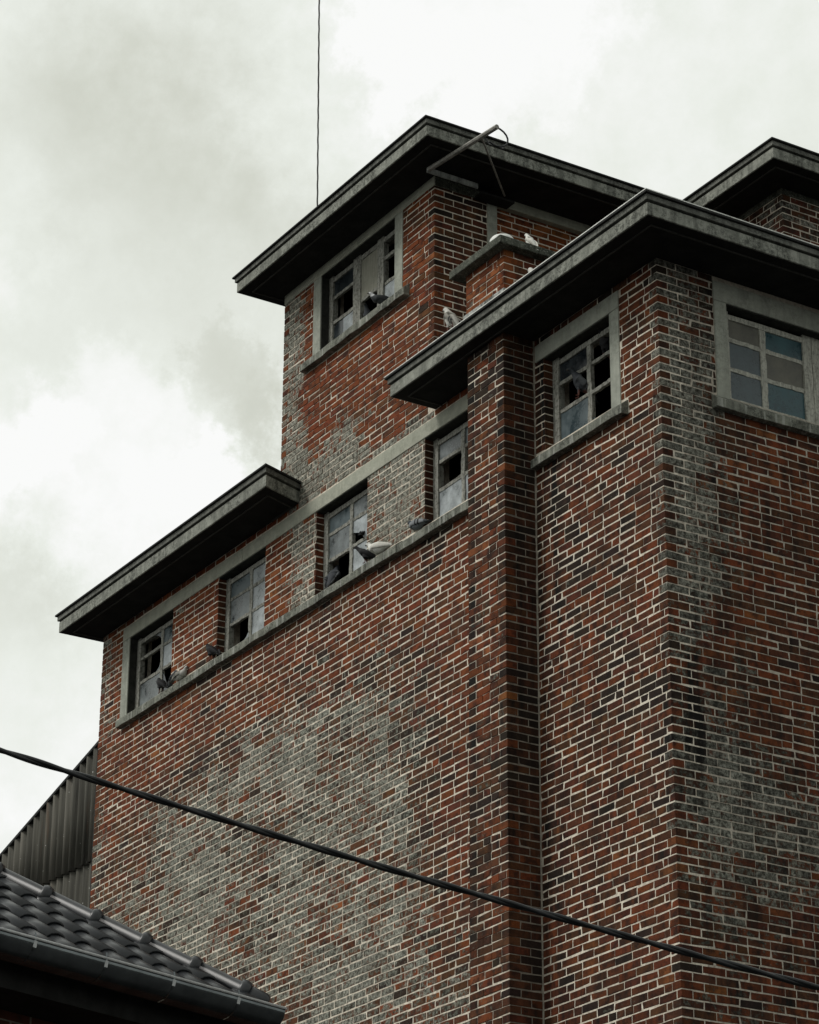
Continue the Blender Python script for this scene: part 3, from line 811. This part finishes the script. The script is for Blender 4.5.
# underlay of the roof plane and the hidden hip face
hv = hipd/np.linalg.norm(hipd); hrun = np.array((0, 0, 1.))*TP/math.sqrt(2) + hv; hlen = math.sqrt(1+TP*TP/2); hrun_u = hrun/hlen
HTOP = E0 + hrun*4.6
um = MB(); q0 = E0 - nrm*.02; q1 = E0 - g*9.8 - nrm*.02; q2 = HTOP - g*(9.8-2*4.6/math.sqrt(2)*1) - nrm*.02; q3 = HTOP - nrm*.02
um.quad(tuple(q1), tuple(q0), tuple(q3), tuple(q2))
f1 = E0 + us*2*4.6/math.sqrt(2) + np.array((0, 0, -.02)); um.v += [tuple(q0), tuple(f1), tuple(q3)]; um.f.append((4, 5, 6))
f2 = f1 - g*9.8; um.quad(tuple(f1), tuple(f2), tuple(q2), tuple(q3)); um.build('roof_underlay', M['felt'], house)
# hip tiles
HT = .342
for i in range(12):
    m = MB(); b0 = E0 + hrun_u*(.165 + i*HT) + np.array((0, 0, .045))
    P = lambda t: tuple(b0 + hrun_u*t)
    if i == 0: m.tube([P(-.17), P(-.165), P(-.14), P(0)], [.02, .045, .057, .059], 18)
    m.tube([P(-.035), P(-.03), P(0), P(.022), P(.034), P(.036), P(HT+.02)], [.050, .070, .079, .076, .068, .058, .060], 18)
    m.build('hip_tile', M['tile'], house, 0, True)
# gutter: half-round trough, bead, brackets, end cap
GL = 8.6; gr = .125
gc = G1 + us*.125 + np.array((0, 0, -.012)); outw = -us
def gpt(t, a, r): return tuple(gc - g*t + outw*(math.cos(a)*r) + np.array((0, 0, 1))*math.sin(a)*r)
gm = MB(); NS = 14
for t in (0, GL):
    for k in range(NS+1): gm.v.append(gpt(t, -math.pi*k/NS, gr))
for k in range(NS): gm.f.append((k, k+1, NS+1+k+1, NS+1+k))
gm.f.append(tuple(range(NS+1)))
gut = gm.build('gutter', M['gutter'], house, 0, True); s = gut.modifiers.new('sol', 'SOLIDIFY'); s.thickness = .004
m = MB(); c0 = gc + outw*gr; m.tube([tuple(c0 + g*.004), tuple(c0 - g*GL)], .0085, 10); m.build('gutter_bead', M['gutterbead'], gut, 0, True)
t = .42
while t < GL:
    m = MB(); w = .006
    for (dt, ww) in ((0, w),):
        for a in range(9):
            an = .25 - a*math.pi*.92/8
            p0 = gpt(t-ww, an, gr+.006); p1 = gpt(t+ww, an, gr+.006); m.v += [p0, p1]
    for a in range(8): m.f.append((2*a, 2*a+1, 2*a+3, 2*a+2))
    o = m.build('gutter_bracket', M['gutter'], gut); q = o.modifiers.new('sol', 'SOLIDIFY'); q.thickness = .003
    k = MB(); pa = [gpt(t-.012, -.12, gr+.011), gpt(t+.012, -.12, gr+.011), gpt(t+.012, -.40, gr+.011), gpt(t-.012, -.40, gr+.011)]
    k.quad(*pa); o2 = k.build('bracket_clip', M['gutterbead'], gut); q = o2.modifiers.new('sol', 'SOLIDIFY'); q.thickness = .003
    t += .555
# eave board, soffit and house walls
HF = Frame(G1, -g, outw)      # u runs back towards the street, o outwards
m = MB(); m.box(HF, -.0, 9.8, -.29, -.27, -.23, -.02); m.build('eave_board', M['soffit'], house)
m = MB(); m.box(HF, -.0, 9.8, -.75, -.27, -.245, -.23); m.build('eave_soffit', M['soffit'], house)
m = MB(); m.box(HF, .45, 9.4, -6.0, -.66, -5.79, -.23); m.build('house_wall', M['texbrick'], house)

# ------------------------------------------------------------------ overhead cable
cp = np.array([(6.027, -7.578, 4.849), (6.474, -6.606, 4.551), (6.657, -6.221, 4.445), (7.268, -4.939, 4.093)])
tt = np.array([0, 300, 420, 819.])/819
co = [np.polyfit(tt, cp[:, i], 2) for i in range(3)]
lin = lambda t: np.array([np.polyval(co[i], t) for i in range(3)])
def cpos(t):
    if t < -.3: p = lin(-.3); return p + (lin(-.3)-lin(-.25))/.05*(-.3-t)
    if t > 1.3: p = lin(1.3); return p + (lin(1.3)-lin(1.25))/.05*(t-1.3)
    return lin(t)
cab = MB()
for ph in (0, math.pi):
    pts = []
    for i in range(1401):
        t = -2.5 + 6*i/1400; p = cpos(t); a = t*44 + ph
        tang = cpos(t+.01) - cpos(t-.01); tang /= np.linalg.norm(tang); A = np.cross(tang, (0, 0, 1)); A /= np.linalg.norm(A); B = np.cross(tang, A)
        pts.append(tuple(p + (A*math.cos(a) + B*math.sin(a))*.0042))
    cab.tube(pts, .0088, 8)
cabo = cab.build('overhead_cable', M['cable'], None, 0, True)
tag(cabo, 'black twisted overhead cable crossing the street in front of the brick walls', 'cable')

# ------------------------------------------------------------------ pigeons
def bird_mesh(pose):
    """body grown as one skin: pelvis root, neck, head, tail, legs; wings folded on the flanks"""
    tilt = {'up': 50, 'mid': 28, 'flat': 6}[pose]; ca, sa = math.cos(rad(tilt)), math.sin(rad(tilt))
    rot = lambda x, y, z: (x*ca - z*sa, y, x*sa + z*ca)
    hgt = .105 if pose != 'flat' else .062
    vs, es, rs = [], [], []
    def add(p, r, parent=None):
        vs.append(p); rs.append(r if isinstance(r, tuple) else (r, r))
        if parent is not None: es.append((parent, len(vs)-1))
        return len(vs)-1
    up = lambda p: (p[0], p[1], p[2]+hgt)
    c = add(up(rot(0, 0, 0)), (.048, .052))
    f = add(up(rot(.050, 0, .004)), (.046, .048), c)
    n1 = add(up(rot(.085, 0, .018)), .032, f)
    hx, hz = {'up': (.075, .135), 'mid': (.118, .105), 'flat': (.105, .068)}[pose]
    n2 = add(up((hx-.012, 0, hz-.022)), .020, n1)
    h = add(up((hx+.002, 0, hz)), .022, n2)
    bk = add(up((hx+.022, 0, hz-.002)), .013, h); b2 = add(up((hx+.042, 0, hz-.010)), .004, bk)
    r1 = add(up(rot(-.060, 0, .004)), (.036, .032), c)
    r2 = add(up(rot(-.115, 0, .004)), (.026, .014), r1)
    t1 = add(up(rot(-.165, 0, .0)), (.026, .007), r2)
    t2 = add(up(rot(-.215, 0, -.004)), (.024, .005), t1)
    for s in (-1, 1):
        w0 = add(up(rot(.045, s*.040, .012)), (.018, .024), f)
        w1 = add(up(rot(-.030, s*.046, .014)), (.012, .032), w0)
        w2 = add(up(rot(-.105, s*.030, .012)), (.008, .020), w1)
        w3 = add(up(rot(-.170, s*.012, .008)), (.005, .008), w2)
        if pose != 'flat':
            k0 = add(up(rot(-.008, s*.020, -.038)), .014, c)
            lx = up(rot(-.008, s*.020, -.038))[0]
            k1 = add((lx-.002, s*.022, .030), .006, k0); k2 = add((lx, s*.022, .006), .0055, k1); k3 = add((lx+.026, s*.026, .004), .0045, k2)
    me = bpy.data.meshes.new('bird'); me.from_pydata(vs, es, [])
    o = bpy.data.objects.new('tmp_bird', me); COL.objects.link(o)
    sk = o.modifiers.new('skin', 'SKIN')
    for i, r_ in enumerate(rs): me.skin_vertices[0].data[i].radius = r_
    me.skin_vertices[0].data[0].use_root = True
    sb = o.modifiers.new('sub', 'SUBSURF'); sb.levels = 2; sb.render_levels = 2
    bpy.context.view_layer.update()
    dg = bpy.context.evaluated_depsgraph_get(); res = bpy.data.meshes.new_from_object(o.evaluated_get(dg))
    bpy.data.objects.remove(o); res['head'] = (hx, hz + hgt, hgt, tilt)
    return res
BM = {p: bird_mesh(p) for p in ('up', 'mid', 'flat')}
PLUM = {
    'grey': dict(body=(.17, .185, .20), head=(.05, .06, .07), wing=(.25, .265, .28), tail=(.05, .055, .06), bar=1),
    'slate': dict(body=(.045, .05, .058), head=(.03, .036, .042), wing=(.10, .108, .115), tail=(.025, .027, .03), bar=1),
    'black': dict(body=(.014, .014, .016), head=(.010, .010, .012), wing=(.02, .02, .022), tail=(.012, .012, .013), bar=0),
    'white': dict(body=(.76, .75, .71), head=(.74, .74, .70), wing=(.74, .72, .66), tail=(.70, .69, .64), bar=0),
    'pied': dict(body=(.55, .54, .50), head=(.60, .59, .55), wing=(.26, .25, .22), tail=(.12, .12, .11), bar=1),
    'whitehead': dict(body=(.06, .065, .07), head=(.74, .75, .77), wing=(.045, .048, .052), tail=(.025, .026, .03), bar=0),
    'blacktail': dict(body=(.74, .72, .66), head=(.03, .03, .03), wing=(.72, .70, .64), tail=(.02, .02, .02), bar=0),
}
tb = NT('feathers'); at = tb.node('ShaderNodeAttribute', attribute_name='fcol')
fc = tb.mix(tb.ramp(tb.noise(70, 4), [(.4, 0), (.7, .35)]), at.outputs['Color'], tb.mix(1.0, at.outputs['Color'], (.5, .5, .5), 'MULTIPLY'))
tb.bump(tb.noise(160, 3), .4, .003); M['feather'] = tb.out(fc, .75, 0, .25)
def bird(x, y, z, face, pose, plum, label, scale=1.0):
    me = BM[pose].copy(); hx, hz, hg, tilt = BM[pose]['head']; p = PLUM[plum]
    ca, sa = math.cos(rad(-tilt)), math.sin(rad(-tilt)); cols = []
    for v in me.vertices:
        X, Y, Z = v.co; bx = X*ca - (Z-hg)*sa; bz = X*sa + (Z-hg)*ca
        if Z < hg - .055 and pose != 'flat' and bx > -.09: c = (.12, .045, .035)
        elif X > hx+.026 and Z > hz-.03: c = (.05, .045, .04)
        elif (X-hx)**2 + (Z-hz-.002)**2 < .006**2 and abs(Y) > .014: c = (.01, .006, .004)
        elif (X-hx)**2 + (Z-hz)**2 < .042**2: c = p['head']
        elif bx < -.13: c = p['tail']
        elif abs(Y) > .030 and bz > -.015 and bx < .06:
            c = p['wing']
            if p['bar'] and (-.075 < bx < -.055 or -.045 < bx < -.028): c = (.02, .02, .022)
        else: c = p['body']
        cols += [*c, 1.0]
    a = me.attributes.new('fcol', 'FLOAT_COLOR', 'POINT'); a.data.foreach_set('color', cols)
    o = link_mesh('pigeon', me, M['feather'], None, 0, True)
    o.location = (x, y, z); o.rotation_euler = (0, 0, rad(face)); o.scale = (scale,)*3
    tag(o, label, 'pigeon', 'pigeons perched on the building'); return o
SL = 10.85
bird(-7.93, -.015, SL, 170, 'mid', 'black', 'black pigeon bending on the sill in front of the lowest-left window', .85)
bird(-7.70, .02, SL+.01, 20, 'up', 'slate', 'dark pigeon with pale head feathers standing in the lowest-left window opening', .8)
bird(-7.52, -.025, SL-.005, 5, 'flat', 'pied', 'pale grey pigeon lying on the long sill right of the lowest-left window', .85)
bird(-6.90, -.02, SL, 178, 'mid', 'black', 'black pigeon on the long sill left of the second window from the left', .9)
bird(-3.93, -.03, SL, 200, 'flat', 'white', 'white pigeon crouching on the long sill right of the third window', .98)
bird(-4.12, -.03, SL-.015, 215, 'mid', 'black', 'black pigeon beside the white crouching one on the long sill', .8)
bird(-4.42, .13, 11.20, 120, 'mid', 'black', 'black pigeon in the broken middle pane of the third window', .62)
bird(-4.90, .10, 10.90, 120, 'up', 'slate', 'dark pigeon half hidden in the bottom-left pane hole of the third window')
bird(-3.33, -.02, SL, 185, 'flat', 'grey', 'grey pigeon crouching on the long sill left of the rightmost small window', .9)
bird(-3.96, -.01, 13.235, -110, 'flat', 'whitehead', 'white-headed dark pigeon on the sill of the highest window', .85)
bird(-4.40, .13, 13.26, -60, 'up', 'slate', 'grey pigeon standing in the open middle light of the highest window', .8)
bird(-2.17, -.42, ZR+.008, 185, 'up', 'pied', 'pale speckled pigeon standing upright on the roof edge left of the chimney', 1.05)
bird(-1.62, -.02, 12.690, 185, 'up', 'white', 'pure white pigeon standing on the chimney slab', .68)
bird(-1.30, -.20, ZR+.02, 170, 'up', 'pied', 'pigeon peeking over the roof edge under the chimney slab', 1.15)
bird(-1.135, .105, 11.205, -120, 'up', 'slate', 'grey pigeon perched on the glazing bar in the near left window')
bird(-.86, .16, 11.428, -80, 'up', 'black', 'dim dark pigeon perched in the upper right gap of the near left window')

# ------------------------------------------------------------------ ground
m = MB(); m.quad((-600, -600, 0), (600, -600, 0), (600, 600, 0), (-600, 600, 0)); tag(m.build('ground', M['asphalt']), kind='structure')

# ------------------------------------------------------------------ sky, sun, camera
w = bpy.data.worlds.new('World'); SC.world = w; w.use_nodes = True; nt = w.node_tree; N = nt.nodes; Lk = nt.links
bg = N['Background']; bg.inputs['Strength'].default_value = .1
SUN_EL, SUN_AZ = rad(48), rad(-112)       # direction of the sun: azimuth measured from +x
sky = N.new('ShaderNodeTexSky'); sky.sky_type = 'NISHITA'; sky.sun_disc = False
sky.sun_elevation = SUN_EL; sky.sun_rotation = math.pi/2 - SUN_AZ
tc = N.new('ShaderNodeTexCoord')
def wnoise(scale, detail, rough, sc=(1, 1, 1), loc=(0, 0, 0)):
    mp = N.new('ShaderNodeMapping'); mp.inputs['Scale'].default_value = sc; mp.inputs['Location'].default_value = loc
    Lk.new(tc.outputs['Generated'], mp.inputs['Vector'])
    n = N.new('ShaderNodeTexNoise'); n.inputs['Scale'].default_value = scale; n.inputs['Detail'].default_value = detail; n.inputs['Roughness'].default_value = rough
    Lk.new(mp.outputs['Vector'], n.inputs['Vector']); return n
def wmath(op, a, b=None, c=None):
    n = N.new('ShaderNodeMath'); n.operation = op
    for i, x in enumerate((a, b, c)):
        if x is None: continue
        if isinstance(x, (int, float)): n.inputs[i].default_value = x
        else: Lk.new(x, n.inputs[i])
    return n.outputs[0]
FPX = 2830.88; PIT, YAW, ROL = .414291968, 2.58767631, .00503842259
dv = np.array([math.cos(PIT)*math.cos(YAW), math.cos(PIT)*math.sin(YAW), math.sin(PIT)])
rv = np.array([math.sin(YAW), -math.cos(YAW), 0]); uv = np.cross(rv, dv)
r2 = rv*math.cos(ROL) + uv*math.sin(ROL); u2 = -rv*math.sin(ROL) + uv*math.cos(ROL)
def skydir(px, py):
    v = dv*FPX + r2*(px-409.5) + u2*(512-py); return v/np.linalg.norm(v)
# cloud bank: warped direction, soft lobes of thicker and thinner cloud, plus fine texture
warp = wnoise(15, 10, .68); ws = N.new('ShaderNodeVectorMath'); ws.operation = 'MULTIPLY_ADD'
vsub = N.new('ShaderNodeVectorMath'); vsub.operation = 'SUBTRACT'; Lk.new(warp.outputs['Color'], vsub.inputs[0]); vsub.inputs[1].default_value = (.5, .5, .5)
Lk.new(vsub.outputs[0], ws.inputs[0]); ws.inputs[1].default_value = (.105,)*3; Lk.new(tc.outputs['Generated'], ws.inputs[2])
def lobe(px, py, rpx, amp, soft=1.0):
    c = skydir(px, py)
    d = N.new('ShaderNodeVectorMath'); d.operation = 'DISTANCE'; Lk.new(ws.outputs[0], d.inputs[0]); d.inputs[1].default_value = tuple(c)
    q = wmath('DIVIDE', d.outputs['Value'], rpx/FPX)
    if soft == 1.0: e = wmath('POWER', 2.718, wmath('MULTIPLY', wmath('MULTIPLY', q, q), -1.0))
    else:
        mr = N.new('ShaderNodeMapRange'); mr.interpolation_type = 'SMOOTHERSTEP'; Lk.new(q, mr.inputs['Value'])
        mr.inputs['From Min'].default_value = 1 + soft; mr.inputs['From Max'].default_value = 1 - soft; e = mr.outputs[0]
    return wmath('MULTIPLY', e, amp)
terms = [lobe(150, 150, 160, -.18), lobe(310, 260, 110, -.07), lobe(30, 570, 60, -.13), lobe(225, 385, 60, -.09, .3), lobe(130, 40, 110, -.06),
         lobe(255, 400, 45, -.10), lobe(20, 380, 40, -.08), lobe(20, 705, 60, -.04),
         lobe(110, 475, 120, .09, .28), lobe(225, 480, 50, .07, .3), lobe(10, 420, 80, .08, .3), lobe(480, 15, 125, .08, .2), lobe(380, 120, 120, .05, .4), lobe(30, 250, 60, .08), lobe(60, 800, 150, .07)]
tex = wnoise(30, 9, .66); tx = wmath('MULTIPLY', wmath('SUBTRACT', tex.outputs['Fac'], .5), .22)
tex2 = wnoise(3.0, 5, .55, loc=(3, 1, 7)); tx2 = wmath('MULTIPLY', wmath('SUBTRACT', tex2.outputs['Fac'], .5), .10)
sm_ = wmath('ADD', wmath('ADD', tx, tx2), .875)
for t_ in terms: sm_ = wmath('ADD', sm_, t_)
rp = N.new('ShaderNodeValToRGB'); e = rp.color_ramp.elements
e[0].position = .45; e[0].color = (.42, .43, .37, 1); e[1].position = .97; e[1].color = (.985, .99, .975, 1)
k = e.new(.68); k.color = (.66, .68, .60, 1); k = e.new(.86); k.color = (.84, .87, .805, 1)
Lk.new(sm_, rp.inputs['Fac'])
sc10 = N.new('ShaderNodeMix'); sc10.data_type = 'RGBA'; sc10.blend_type = 'MULTIPLY'; sc10.inputs[0].default_value = 1
Lk.new(rp.outputs['Color'], sc10.inputs[6])
# unseen sky towards +x dimmed on purpose, to darken walls facing that way
dt = N.new('ShaderNodeVectorMath'); dt.operation = 'DOT_PRODUCT'; Lk.new(tc.outputs['Generated'], dt.inputs[0]); dt.inputs[1].default_value = (.93, .36, 0)
mr = N.new('ShaderNodeMapRange'); mr.interpolation_type = 'SMOOTHSTEP'; Lk.new(dt.outputs['Value'], mr.inputs['Value'])
mr.inputs['From Min'].default_value = -.35; mr.inputs['From Max'].default_value = .55; mr.inputs['To Min'].default_value = 10; mr.inputs['To Max'].default_value = 6.4
Lk.new(mr.outputs[0], sc10.inputs[7])
mx = N.new('ShaderNodeMix'); mx.data_type = 'RGBA'; mx.inputs[0].default_value = .965
Lk.new(sky.outputs['Color'], mx.inputs[6]); Lk.new(sc10.outputs[2], mx.inputs[7]); Lk.new(mx.outputs[2], bg.inputs['Color'])

sl = bpy.data.lights.new('sun', 'SUN'); sl.energy = 1.5; sl.angle = rad(18); sl.color = (1, .97, .92)
so_ = bpy.data.objects.new('sun', sl); COL.objects.link(so_)
sd_ = Vector((math.cos(SUN_EL)*math.cos(SUN_AZ), math.cos(SUN_EL)*math.sin(SUN_AZ), math.sin(SUN_EL)))
so_.rotation_euler = sd_.to_track_quat('Z', 'Y').to_euler()

cam = bpy.data.cameras.new('camera'); co_ = bpy.data.objects.new('camera', cam); COL.objects.link(co_)
cam.sensor_fit = 'VERTICAL'; cam.sensor_height = 36; cam.lens = FPX/1024*36; cam.clip_start = .1; cam.clip_end = 3000
Mx = Matrix(((r2[0], u2[0], -dv[0], 14.86086291), (r2[1], u2[1], -dv[1], -11.34599527), (r2[2], u2[2], -dv[2], 1.6), (0, 0, 0, 1)))
co_.matrix_world = Mx; SC.camera = co_
SC.view_settings.view_transform = 'Standard'; SC.view_settings.look = 'None'; SC.view_settings.exposure = 0; SC.view_settings.gamma = 1
SC.render.engine = 'CYCLES'
